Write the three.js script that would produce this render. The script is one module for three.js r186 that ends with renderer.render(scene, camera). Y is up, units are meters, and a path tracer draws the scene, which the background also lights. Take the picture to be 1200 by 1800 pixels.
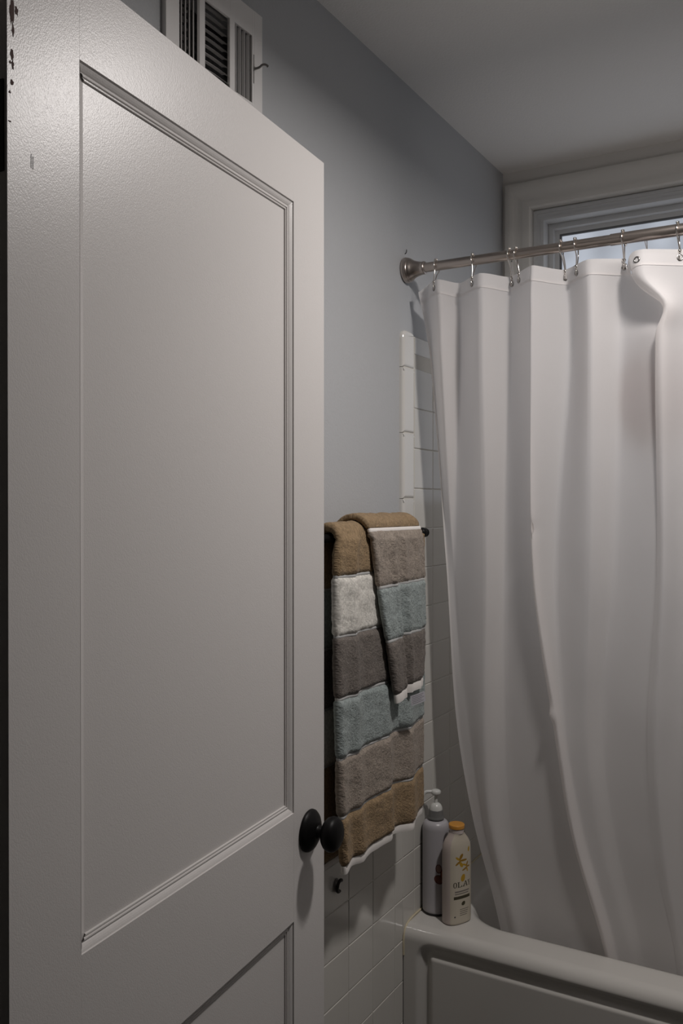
import * as THREE from 'three';
import { RoundedBoxGeometry } from 'three/addons/geometries/RoundedBoxGeometry.js';
import { mergeGeometries, toCreasedNormals } from 'three/addons/utils/BufferGeometryUtils.js';
import { RectAreaLightUniformsLib } from 'three/addons/lights/RectAreaLightUniformsLib.js';

// ------------------------------------------------------------------ camera, sky, main light, exposure
RectAreaLightUniformsLib.init();
const scene = new THREE.Scene();
const camera = new THREE.PerspectiveCamera(60.06, 1200 / 1800, 0.05, 60);
camera.position.set(0.957, 1.455, 0);
camera.rotation.order = 'YXZ';
camera.rotation.set(THREE.MathUtils.degToRad(-0.37), THREE.MathUtils.degToRad(30.2), 0);
scene.add(camera);
scene.background = new THREE.Color().setRGB(0.54, 0.56, 0.60);      // overcast daylight outside the frosted window
const renderer = new THREE.WebGLRenderer({ antialias: true });
renderer.toneMapping = THREE.LinearToneMapping;
renderer.toneMappingExposure = 1.0;
renderer.shadowMap.enabled = true;
const LAMP = { x: 0.85, y: 2.34, z: -1.44, size: 0.11, nits: 318, color: new THREE.Color().setRGB(1.0, 0.95, 0.925) };

// ------------------------------------------------------------------ helpers
const V = (x, y, z) => new THREE.Vector3(x, y, z);
function rng(seed) { let a = seed >>> 0; return () => { a = (a + 0x6D2B79F5) >>> 0; let t = Math.imul(a ^ (a >>> 15), 1 | a); t = (t + Math.imul(t ^ (t >>> 7), 61 | t)) ^ t; return ((t ^ (t >>> 14)) >>> 0) / 4294967296; }; }
const hash = (x, y, z) => { let h = Math.imul(x, 374761393) ^ Math.imul(y, 668265263) ^ Math.imul(z, 1274126177); h = Math.imul(h ^ (h >>> 13), 1274126177); return ((h ^ (h >>> 16)) >>> 0) / 4294967296; };
function noise3(x, y, z) {
  const ix = Math.floor(x), iy = Math.floor(y), iz = Math.floor(z), s = (t) => t * t * (3 - 2 * t), fx = s(x - ix), fy = s(y - iy), fz = s(z - iz), L = THREE.MathUtils.lerp;
  const c = (a, b, d) => hash(ix + a, iy + b, iz + d);
  return L(L(L(c(0, 0, 0), c(1, 0, 0), fx), L(c(0, 1, 0), c(1, 1, 0), fx), fy), L(L(c(0, 0, 1), c(1, 0, 1), fx), L(c(0, 1, 1), c(1, 1, 1), fx), fy), fz) * 2 - 1;
}
const names = {};
const numbered = (n) => { const k = names[n] = (names[n] ?? -1) + 1; return k ? n + '_' + String(k).padStart(3, '0') : n; };
function tag(o, label, category, group, kind) {
  if (label) o.userData.label = label;
  if (category) o.userData.category = category;
  if (group) o.userData.group = group;
  if (kind) o.userData.kind = kind;
  return o;
}
function thing(name, label, category, pos = [0, 0, 0], turn = 0, group, kind) {
  const o = new THREE.Group(); o.name = numbered(name); o.position.set(...pos); o.rotation.y = turn; scene.add(o);
  return tag(o, label, category, group, kind);
}
function add(name, geo, mat, parent, label) {
  const m = new THREE.Mesh(Array.isArray(geo) ? mergeGeometries(geo.map(plain)) : geo, mat);
  m.name = parent === scene ? numbered(name) : name; m.castShadow = m.receiveShadow = true; parent.add(m);
  if (label) m.userData.label = label;
  return m;
}
function plain(g) {                                                  // same attributes for merging
  g = g.index ? g.toNonIndexed() : g;
  for (const k of Object.keys(g.attributes)) if (!['position', 'normal', 'uv'].includes(k)) g.deleteAttribute(k);
  if (!g.attributes.uv) g.setAttribute('uv', new THREE.BufferAttribute(new Float32Array(g.attributes.position.count * 2), 2));
  return g;
}
function structure(name, geo, mat, label, category) { const m = add(name, geo, mat, scene); return tag(m, label, category, null, 'structure'); }
function metricUV(g) {                                               // box-projected uv in metres
  g = g.index ? g.toNonIndexed() : g; const p = g.attributes.position, n = g.attributes.normal, uv = new Float32Array(p.count * 2);
  for (let i = 0; i < p.count; i++) {
    const ax = Math.abs(n.getX(i)), ay = Math.abs(n.getY(i)), az = Math.abs(n.getZ(i));
    const [u, v] = ax >= ay && ax >= az ? [p.getZ(i), p.getY(i)] : ay >= az ? [p.getX(i), p.getZ(i)] : [p.getX(i), p.getY(i)];
    uv[2 * i] = u; uv[2 * i + 1] = v;
  }
  g.setAttribute('uv', new THREE.BufferAttribute(uv, 2)); return g;
}
function span(x0, x1, y0, y1, z0, z1, r = 0) {                       // a box between two corners
  const g = r ? new RoundedBoxGeometry(x1 - x0, y1 - y0, z1 - z0, 2, r) : new THREE.BoxGeometry(x1 - x0, y1 - y0, z1 - z0);
  return metricUV(g.translate((x0 + x1) / 2, (y0 + y1) / 2, (z0 + z1) / 2));
}
function surface(pts, nu, nv, uvs, closedU = false) {                // pts[j * nu + i] -> indexed grid
  const g = new THREE.BufferGeometry(), pos = new Float32Array(nu * nv * 3), uv = new Float32Array(nu * nv * 2), idx = [];
  pts.forEach((p, k) => { pos[3 * k] = p.x; pos[3 * k + 1] = p.y; pos[3 * k + 2] = p.z; uv[2 * k] = uvs ? uvs[k][0] : 0; uv[2 * k + 1] = uvs ? uvs[k][1] : 0; });
  for (let j = 0; j < nv - 1; j++) for (let i = 0; i < (closedU ? nu : nu - 1); i++) {
    const a = j * nu + i, b = j * nu + (i + 1) % nu, c = a + nu, d = b + nu; idx.push(a, b, d, a, d, c);
  }
  g.setAttribute('position', new THREE.BufferAttribute(pos, 3)); g.setAttribute('uv', new THREE.BufferAttribute(uv, 2)); g.setIndex(idx); g.computeVertexNormals();
  return g;
}
// four mitred lengths of a moulding round a rectangle: profile = [distance inward, height] from the outer edge
function mitred(x0, x1, y0, y1, profile, crease = 0.6) {
  const sides = [];
  for (let s = 0; s < 4; s++) {
    const pos = [], uv = [];
    const at = (d, h, end) => {
      const X0 = x0 + d, X1 = x1 - d, Y0 = y0 + d, Y1 = y1 - d;
      const c = [[X0, Y0], [X1, Y0], [X1, Y1], [X0, Y1]][(s + end) % 4];
      return [c[0], c[1], h];
    };
    for (let i = 0; i + 1 < profile.length; i++) {
      const A = at(...profile[i], 0), B = at(...profile[i], 1), C = at(...profile[i + 1], 1), D = at(...profile[i + 1], 0);
      for (const p of [A, B, C, A, C, D]) { pos.push(...p); uv.push(p[0] + p[2], p[1]); }
    }
    let g = new THREE.BufferGeometry();
    g.setAttribute('position', new THREE.Float32BufferAttribute(pos, 3)); g.setAttribute('uv', new THREE.Float32BufferAttribute(uv, 2));
    g.computeVertexNormals(); g = toCreasedNormals(g, crease); sides.push(g);
  }
  return sides;                                                      // bottom, right, top, left
}
const lathe = (pts, seg = 40) => new THREE.LatheGeometry(pts.map(([r, y]) => new THREE.Vector2(r, y)), seg);
const tube = (pts, r, seg = 40, closed = false, rad = 10) => new THREE.TubeGeometry(new THREE.CatmullRomCurve3(pts.map((p) => V(...p)), closed), seg, r, rad, closed);
const cyl = (r0, r1, h, x, y, z, seg = 28) => new THREE.CylinderGeometry(r0, r1, h, seg).translate(x, y, z);

// ------------------------------------------------------------------ textures
function noiseTexture(size, seed, fn, repeat) {                      // a tileable grey texture
  const data = new Uint8Array(size * size * 4);
  for (let y = 0; y < size; y++) for (let x = 0; x < size; x++) {
    const v = Math.max(0, Math.min(255, Math.round(255 * fn(x / size, y / size)))), k = 4 * (y * size + x);
    data[k] = data[k + 1] = data[k + 2] = v; data[k + 3] = 255;
  }
  const t = new THREE.DataTexture(data, size, size); t.wrapS = t.wrapT = THREE.RepeatWrapping; t.magFilter = THREE.LinearFilter; t.repeat.set(...repeat); t.needsUpdate = true;
  return t;
}
const smooth = (t) => t * t * (3 - 2 * t);
function tiled(u, v, fx, fy, seed) {
  const x = u * fx, y = v * fy, ix = Math.floor(x), iy = Math.floor(y), a = smooth(x - ix), b = smooth(y - iy), w = (i, n) => ((i % n) + n) % n;
  const h = (i, j) => hash(w(ix + i, fx) + seed * 101, w(iy + j, fy) + seed * 57, seed);
  return THREE.MathUtils.lerp(THREE.MathUtils.lerp(h(0, 0), h(1, 0), a), THREE.MathUtils.lerp(h(0, 1), h(1, 1), a), b);
}
const peelTex = noiseTexture(512, 1, (u, v) => 0.55 * tiled(u, v, 110, 80, 1) + 0.12 * tiled(u, v, 40, 24, 2) + 0.29 * tiled(u, v, 170, 40, 3) + 0.04 * tiled(u, v, 9, 7, 4), [11, 11]);
const rollerTex = noiseTexture(512, 2, (u, v) => 0.6 * tiled(u, v, 70, 70, 5) + 0.4 * tiled(u, v, 150, 150, 6), [4, 4]);
const terryTex = noiseTexture(512, 3, (u, v) => 0.55 * tiled(u, v, 64, 64, 7) + 0.45 * tiled(u, v, 130, 130, 8), [6, 6]);
const terryTone = noiseTexture(512, 4, (u, v) => 0.76 + 0.16 * tiled(u, v, 60, 60, 9) + 0.08 * tiled(u, v, 120, 120, 10), [5.3, 5.3]); terryTone.colorSpace = THREE.SRGBColorSpace;
const weaveTex = noiseTexture(512, 5, (u, v) => 0.5 + 0.25 * Math.sin(u * 2 * Math.PI * 128) * Math.sin(v * 2 * Math.PI * 128) + 0.25 * (tiled(u, v, 20, 80, 11) - 0.5), [8, 8]);
const frostTex = noiseTexture(256, 6, (u, v) => 0.5 * tiled(u, v, 30, 30, 12) + 0.5 * tiled(u, v, 70, 70, 13), [5, 5]);
const frostTone = noiseTexture(256, 7, (u, v) => 0.72 + 0.28 * tiled(u, v, 7, 9, 14), [2.5, 2.5]);

// ------------------------------------------------------------------ materials (colours are linear)
const rgb = (r, g, b) => new THREE.Color().setRGB(r, g, b);
const std = (c, roughness, more = {}) => new THREE.MeshStandardMaterial({ color: c, roughness, ...more });
const phys = (c, roughness, more = {}) => new THREE.MeshPhysicalMaterial({ color: c, roughness, ...more });
const M = {
  door: phys(rgb(0.615, 0.59, 0.57), 0.36, { bumpMap: peelTex, bumpScale: 0.00013 }),
  doorTrim: phys(rgb(0.615, 0.59, 0.57), 0.3, { bumpMap: peelTex, bumpScale: 0.00012 }),
  wall: std(rgb(0.475, 0.485, 0.495), 0.62, { bumpMap: rollerTex, bumpScale: 0.0003 }),
  ceiling: std(rgb(0.88, 0.855, 0.82), 0.8, { bumpMap: rollerTex, bumpScale: 0.0004 }),
  trim: std(rgb(0.72, 0.70, 0.66), 0.4, { bumpMap: rollerTex, bumpScale: 0.0002 }),
  vinyl: std(rgb(0.62, 0.63, 0.635), 0.42),
  gasket: std(rgb(0.16, 0.165, 0.17), 0.6),
  floor: std(rgb(0.055, 0.05, 0.047), 0.5),
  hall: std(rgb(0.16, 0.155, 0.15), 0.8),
  tiles: [0, 1, 2].map((i) => phys(rgb(0.605 + 0.015 * i, 0.585 + 0.015 * i, 0.54 + 0.015 * i), 0.16)),
  bullnose: phys(rgb(0.70, 0.685, 0.65), 0.16),
  grout: std(rgb(0.66, 0.64, 0.59), 0.9),
  enamel: phys(rgb(0.585, 0.565, 0.53), 0.16),
  caulk: std(rgb(0.60, 0.53, 0.38), 0.6),
  black: phys(rgb(0.006, 0.0055, 0.0055), 0.42, { specularIntensity: 0.28 }),
  bronze: std(rgb(0.03, 0.028, 0.026), 0.4, { metalness: 0.5 }),
  nickel: std(rgb(0.52, 0.46, 0.42), 0.3, { metalness: 1 }),
  chrome: std(rgb(0.74, 0.7, 0.66), 0.14, { metalness: 1 }),
  vent: std(rgb(0.82, 0.8, 0.78), 0.38),
  duct: std(rgb(0.02, 0.02, 0.02), 0.9),
  steel: std(rgb(0.32, 0.31, 0.3), 0.35, { metalness: 1 }),
  curtain: phys(rgb(0.93, 0.90, 0.885), 1, { transmission: 0.55, thickness: 0, bumpMap: weaveTex, bumpScale: 0.00012, side: THREE.DoubleSide }),
  hem: phys(rgb(0.93, 0.90, 0.885), 1, { transmission: 0.48, thickness: 0, bumpMap: weaveTex, bumpScale: 0.00012, side: THREE.DoubleSide }),
  chip: std(rgb(0.05, 0.018, 0.012), 0.8),
  pouf: std(rgb(0.11, 0.007, 0.032), 0.9, { side: THREE.DoubleSide }),
  cord: std(rgb(0.7, 0.68, 0.66), 0.8),
};
const terry = (r, g, b) => phys(rgb(r, g, b), 0.95, { map: terryTone, bumpMap: terryTex, bumpScale: 0.0012, sheen: 0.25, sheenColor: rgb(0.6, 0.58, 0.55), sheenRoughness: 0.7 });
const whiteTerry = terry(0.86, 0.83, 0.76); whiteTerry.bumpScale = 0.0005;
const T = { tan: terry(0.36, 0.25, 0.14), white: whiteTerry, dark: terry(0.21, 0.182, 0.16), blue: terry(0.37, 0.42, 0.41), taupe: terry(0.385, 0.325, 0.27), woven: std(rgb(0.45, 0.45, 0.44), 0.9), hem: std(rgb(0.8, 0.76, 0.72), 0.9) };

// ------------------------------------------------------------------ room shell
const H = 2.489, FAR = -2.643, NEAR = -0.535, RIGHT = 1.5;
const VZ0 = -1.322, VZ1 = -1.094, VY0 = 2.165, VY1 = 2.322;          // duct opening behind the register
structure('floor', span(-0.12, 2.7, -0.1, 0, -2.8, 1.2), M.floor, 'plain dark bathroom floor below the door and tub', 'floor');
structure('ceiling', span(-0.12, 2.7, H, H + 0.1, -2.8, 1.2), M.ceiling, 'flat off-white ceiling above the curtain and window', 'ceiling');
const wallLeft = structure('wall_left', [
  span(-0.12, 0, 0, VY0, -2.8, NEAR), span(-0.12, 0, VY1, H, -2.8, NEAR), span(-0.12, 0, VY0, VY1, -2.8, VZ0), span(-0.12, 0, VY0, VY1, VZ1, NEAR)],
M.wall, 'pale blue-grey painted wall behind the open door and towels', 'wall');
add('duct', [span(-0.119, -0.11, VY0, VY1, VZ0, VZ1)], M.duct, wallLeft, 'dark duct opening behind the vent');
structure('wall_right', [span(RIGHT, RIGHT + 0.12, 0, H, -2.8, -1.9), span(RIGHT + 0.12, 2.7, 0, H, -2.02, -1.9), span(2.6, 2.7, 0, H, -1.9, NEAR + 0.12)], M.wall, 'blue-grey wall at the other end of the tub', 'wall');
const WX0 = 0.092, WX1 = 1.28, WY0 = 1.4, WY1 = 2.363;
structure('wall_far', [span(0, WX0, 0, H, FAR - 0.14, FAR), span(WX1, RIGHT, 0, H, FAR - 0.14, FAR), span(WX0, WX1, 0, WY0, FAR - 0.14, FAR), span(WX0, WX1, WY1, H, FAR - 0.14, FAR)], M.trim, 'white far wall around the window above the tub', 'wall');
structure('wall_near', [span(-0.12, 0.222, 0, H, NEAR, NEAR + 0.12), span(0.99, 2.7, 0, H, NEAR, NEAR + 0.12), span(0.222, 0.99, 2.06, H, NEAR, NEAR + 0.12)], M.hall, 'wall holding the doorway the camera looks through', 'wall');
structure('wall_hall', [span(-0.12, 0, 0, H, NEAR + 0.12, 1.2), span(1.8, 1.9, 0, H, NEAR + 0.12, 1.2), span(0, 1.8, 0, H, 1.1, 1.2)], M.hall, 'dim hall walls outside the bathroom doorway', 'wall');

// tiles: rows and columns read from the grout lines on the left wall
{
  const ROW = 0.0994, COL = 0.1108, gap = 0.0013, face = 0.0105;
  function tileGeo(w, h, b = 0.0022, round = 0) {                    // w along z, h along y, face towards +x, softened edge
    const g = new RoundedBoxGeometry(0.0085, h, w, 2, b);
    return g.translate(face - 0.00425, 0, 0);
  }
  const r = rng(11), cache = {};
  const put = (name, z0, z1, y0, y1, b) => {
    const w = z1 - z0 - gap, h = y1 - y0 - gap, key = [w.toFixed(4), h.toFixed(4), b].join();
    cache[key] ??= tileGeo(w, h, b);
    const m = add(name, cache[key], M.tiles[Math.floor(r() * 3)], wallLeft);
    m.position.set((r() - 0.5) * 0.0006, (y0 + y1) / 2, (z0 + z1) / 2); m.rotation.set(0, (r() - 0.5) * 0.004, (r() - 0.5) * 0.004);
  };
  add('grout', [span(0, 0.0085, 0, 1.2, -1.985, -0.6), span(0, 0.0085, 0, 1.868, FAR, -1.93)], M.grout, wallLeft, 'pale grout bed between the wall tiles');
  const y0 = 0.306 - 3 * ROW;
  for (let i = -1; i < 8; i++) for (let j = 0; j < 12; j++) {          // wainscot, from the shower edge towards the door
    const zc = -1.880 + i * COL;
    if (i === -1) { if (zc > -1.9) continue; }
    const a = i === -1 ? -1.9224 : zc, b = i === -1 ? -1.880 : zc + COL;
    if (zc + COL > -0.95) continue;
    put('tile', a, b, y0 + j * ROW, y0 + (j + 1) * ROW, 0.0022);
  }
  for (let j = 0; j < 18; j++) {                                       // shower field
    const a = y0 + j * ROW, b = Math.min(a + ROW, 1.83);
    if (b - a < 0.02) continue;
    for (let i = 0; i < 6; i++) put('tile', Math.max(-1.985 - (i + 1) * COL, FAR + 0.001), -1.985 - i * COL, a, b, 0.0022);
  }
  for (let i = 0; i < 4; i++) put('trim_tile', Math.max(-1.985 - (i + 1) * 0.16, FAR + 0.001), -1.985 - i * 0.16, 1.83, 1.876, 0.004);
  const joints = [1.2, 1.314, 1.474, 1.634, 1.793, 1.884];
  for (let i = 0; i + 1 < joints.length; i++) {                        // rounded bullnose column at the edge of the shower
    const h = joints[i + 1] - joints[i] - 0.0012, s = new THREE.Shape(), top = i === 4, w = 0.0615, c = top ? 0.022 : 0.001;
    s.moveTo(0, 0); s.lineTo(w, 0); s.lineTo(w, h - c * 0.4); s.quadraticCurveTo(w, h, w - c, h); s.lineTo(c, h); s.quadraticCurveTo(0, h, 0, h - c); s.lineTo(0, 0);
    const g = new THREE.ExtrudeGeometry(s, { depth: 0.004, bevelEnabled: true, bevelThickness: 0.007, bevelSize: 0.008, bevelOffset: -0.008, bevelSegments: 6, curveSegments: 10 });
    g.rotateY(Math.PI / 2);
    const m = add('bullnose_tile', g, M.bullnose, wallLeft, 'long rounded edging tile at the edge of the shower');
    m.position.set(0.0005, joints[i], -1.9225);
  }
  for (let j = 0; j < 12; j++) put('tile', -1.985, -1.9224, y0 + j * ROW, y0 + (j + 1) * ROW, 0.0022);
}

// window in the far wall
{
  const w = tag(new THREE.Group(), 'white-framed frosted window above the tub, behind the curtain rod', 'window', null, 'structure');
  w.name = 'window_1'; w.position.set(0, 0, FAR); scene.add(w);
  const prof = [[0, 0], [0, 0.016], [0.006, 0.019], [0.028, 0.019], [0.034, 0.015], [0.052, 0.015], [0.060, 0.019], [0.078, 0.019], [0.083, 0.015], [0.083, -0.012]];
  mitred(0.012, WX1 + 0.083, WY0 - 0.083, WY1 + 0.083, prof).forEach((g) => add('casing', g, M.trim, w));
  // vinyl frame set back behind the casing
  const fr = [[0, -0.012], [0.004, -0.012], [0.004, -0.006], [0.014, -0.006], [0.015, -0.009], [0.026, -0.009], [0.027, -0.006], [0.036, -0.006], [0.038, -0.010], [0.038, -0.048]];
  mitred(WX0, WX1, WY0, WY1, fr).forEach((g) => add('frame', g, M.vinyl, w));
  const sash = [[0, -0.048], [0.003, -0.046], [0.016, -0.046], [0.018, -0.050], [0.018, -0.062], [0.030, -0.064], [0.030, -0.075]];
  mitred(WX0 + 0.038, WX1 - 0.038, WY0 + 0.038, WY1 - 0.038, sash).forEach((g) => add('sash', g, M.vinyl, w));
  mitred(WX0 + 0.0675, WX1 - 0.0675, WY0 + 0.0675, WY1 - 0.0675, [[0, -0.066], [0.006, -0.067], [0.006, -0.074]]).forEach((g) => add('gasket', g, M.gasket, w));
  const mr = add('meeting_rail', span(0, 0.03, WY0 + 0.07, WY1 - 0.07, -0.085, -0.06, 0.002), M.vinyl, w); mr.position.x = (WX0 + WX1) / 2 - 0.015 + 0.25;
  const pane = phys(rgb(0.92, 0.95, 1), 0.42, { transmission: 1, thickness: 0, map: frostTone, bumpMap: frostTex, bumpScale: 0.001 });
  add('pane', metricUV(new THREE.PlaneGeometry(WX1 - WX0 - 0.135, WY1 - WY0 - 0.135)).translate((WX0 + WX1) / 2, (WY0 + WY1) / 2, -0.074), pane, w, 'frosted bluish glass');
}
// doorway lining
structure('trim_1', [span(0.2, 0.222, 0, 2.06, NEAR - 0.002, NEAR + 0.125), span(0.968, 0.99, 0, 2.06, NEAR - 0.002, NEAR + 0.125), span(0.222, 0.968, 2.038, 2.06, NEAR - 0.002, NEAR + 0.125)], M.trim, 'white lining of the bathroom doorway', 'door frame');

// ------------------------------------------------------------------ ceiling lamp (outside the frame, above the middle of the room)
{
  const l = thing('ceiling_light', 'round shallow drum light on the middle of the bathroom ceiling', 'lamp', [LAMP.x, H, LAMP.z]), dy = LAMP.y - H;
  add('drum', lathe([[0.05, 0], [0.1, -0.004], [0.1, dy - 0.012], [0.096, dy - 0.016], [0.064, dy - 0.014], [0.062, dy + 0.004]]), M.vent, l, 'white drum housing');
  add('diffuser', cyl(0.064, 0.064, 0.002, 0, dy, 0), new THREE.MeshStandardMaterial({ color: 0xffffff, emissive: LAMP.color, emissiveIntensity: 4, roughness: 0.5 }), l);
  const lamp = new THREE.RectAreaLight(LAMP.color, LAMP.nits, LAMP.size, LAMP.size); lamp.name = 'ceiling_light_source';
  lamp.position.set(LAMP.x, LAMP.y - 0.018, LAMP.z); lamp.rotation.x = -Math.PI / 2; scene.add(lamp);
}

// ------------------------------------------------------------------ the door
{
  const W = 0.696, HT = 2.03, TH = 0.035;
  const d = thing('door_1', 'white two-panel wooden door standing open in the foreground with a black knob', 'door', [0.2476, 0.004, -0.578], THREE.MathUtils.degToRad(95.3), null, 'structure');
  const rb = (x0, x1, y0, y1, z0 = -TH, z1 = 0) => span(x0, x1, y0 - 0.004, y1 - 0.004, z0, z1, 0.0004);
  add('stile', rb(0, 0.102, 0.01, HT), M.door, d); add('stile', rb(W - 0.108, W, 0.01, HT), M.door, d);
  add('rail', rb(0.1017, W - 0.1077, 1.932, HT, -TH, -0.00004), M.door, d, 'top rail'); add('rail', rb(0.1017, W - 0.1077, 0.801, 0.9725, -TH, -0.00004), M.door, d, 'lock rail'); add('rail', rb(0.1017, W - 0.1077, 0.01, 0.24, -TH, -0.00004), M.door, d, 'bottom rail');
  const prof = [[-0.0005, -0.0002], [0.0004, -0.0035], [0.002, -0.0042], [0.0045, -0.0046], [0.0085, -0.0064], [0.012, -0.0092], [0.0145, -0.0118], [0.0158, -0.0122], [0.0164, -0.0104], [0.0184, -0.0098], [0.0204, -0.0104], [0.0212, -0.013], [0.0226, -0.0132], [0.0234, -0.0122], [0.0262, -0.0122], [0.0272, -0.0165], [0.03, -0.017]];
  for (const [a, b] of [[0.9725, 1.932], [0.24, 0.801]]) {
    add('panel', span(0.1, W - 0.1, a - 0.01, b, -0.03, -0.0092), M.door, d, 'flat recessed panel');
    const ring = mitred(0.102, W - 0.108, a - 0.004, b - 0.004, prof.map(([p, q]) => [p * 0.56, q * 0.56]), 0.35).slice(0, 3);
    ring.push(mitred(0.102, W - 0.108, a - 0.004, b - 0.004, [[-0.0004, 0.0002], [0.0003, -0.0002], [0.0018, -0.0014], [0.005, -0.0048], [0.0088, -0.0088], [0.0168, -0.0093]], 1.2)[3]);   // the hinge side is rounded over by old paint
    ring.forEach((g) => add('moulding', g, M.doorTrim, d, 'stepped moulding round the panel'));
  }
  // hinge leaf let into the hinge edge
  for (const hy of [1.775, 0.2]) {
    const h = add('hinge_leaf', span(-0.0016, 0.0008, hy, hy + 0.089, -0.031, -0.0035, 0.0006), M.bronze, d, 'dark hinge leaf');
    for (const [sy, sz] of [[0.014, -0.012], [0.045, -0.022], [0.075, -0.012]]) add('screw', new THREE.SphereGeometry(0.0036, 12, 6).scale(0.35, 1, 1).translate(-0.0018, hy + sy, sz), M.steel, h);
  }
  // old dark paint showing through chips near the hinge edge
  const r = rng(5);
  for (const [u, y, w, h] of [[0.0065, 1.936, 0.007, 0.03], [0.0125, 1.9385, 0.005, 0.012], [0.008, 1.918, 0.004, 0.014], [0.0065, 1.893, 0.005, 0.012], [0.0075, 1.884, 0.004, 0.011], [0.004, 1.885, 0.003, 0.004], [0.0065, 1.866, 0.0045, 0.007], [0.0035, 1.856, 0.003, 0.004], [0.0035, 1.8275, 0.0045, 0.002]]) {
    const s = new THREE.Shape(), n = 13;
    for (let i = 0; i <= n; i++) { const a = (i % n) / n * Math.PI * 2, k = i % n ? 0.5 + 0.55 * r() : 0.8; s[i ? 'lineTo' : 'moveTo'](Math.cos(a) * w * 0.5 * k, Math.sin(a) * h * 0.5 * k); }
    add('paint_chip', new THREE.ExtrudeGeometry(s, { depth: 0.0004, bevelEnabled: false }).translate(Math.max(u, w * 0.5), y - 0.004, -0.0001), M.chip, d, 'chip in the paint showing dark wood');
  }
  for (const [u, y, l] of [[0.031, 1.795, 0.014], [0.0335, 1.794, 0.013]]) add('scratch', span(u, u + 0.0007, y - l / 2, y + l / 2, -0.0001, 0.00025), std(rgb(0.2, 0.2, 0.2), 0.6), d);
  // knob
  const k = new THREE.Group(); k.name = 'door_knob'; k.position.set(W - 0.058, 0.925, 0); k.rotation.x = Math.PI / 2; d.add(k); k.userData.label = 'matt black round knob on a domed rosette';
  add('rosette', lathe([[0, 0], [0.0325, 0], [0.034, 0.002], [0.0335, 0.005], [0.030, 0.009], [0.0225, 0.0135], [0.016, 0.0165], [0.013, 0.0185], [0, 0.019]], 56), M.black, k);
  add('shank', lathe([[0.0135, 0.015], [0.0105, 0.0195], [0.0092, 0.023], [0.0092, 0.027], [0.011, 0.031]], 40), M.black, k);
  add('knob', lathe([[0.0085, 0.026], [0.014, 0.0278], [0.0205, 0.031], [0.0255, 0.0355], [0.0280, 0.0415], [0.0272, 0.0475], [0.0235, 0.0525], [0.0165, 0.0565], [0.008, 0.0583], [0, 0.0587]], 56), M.black, k);
  d.children.forEach((c) => { c.castShadow = true; });
}

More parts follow.
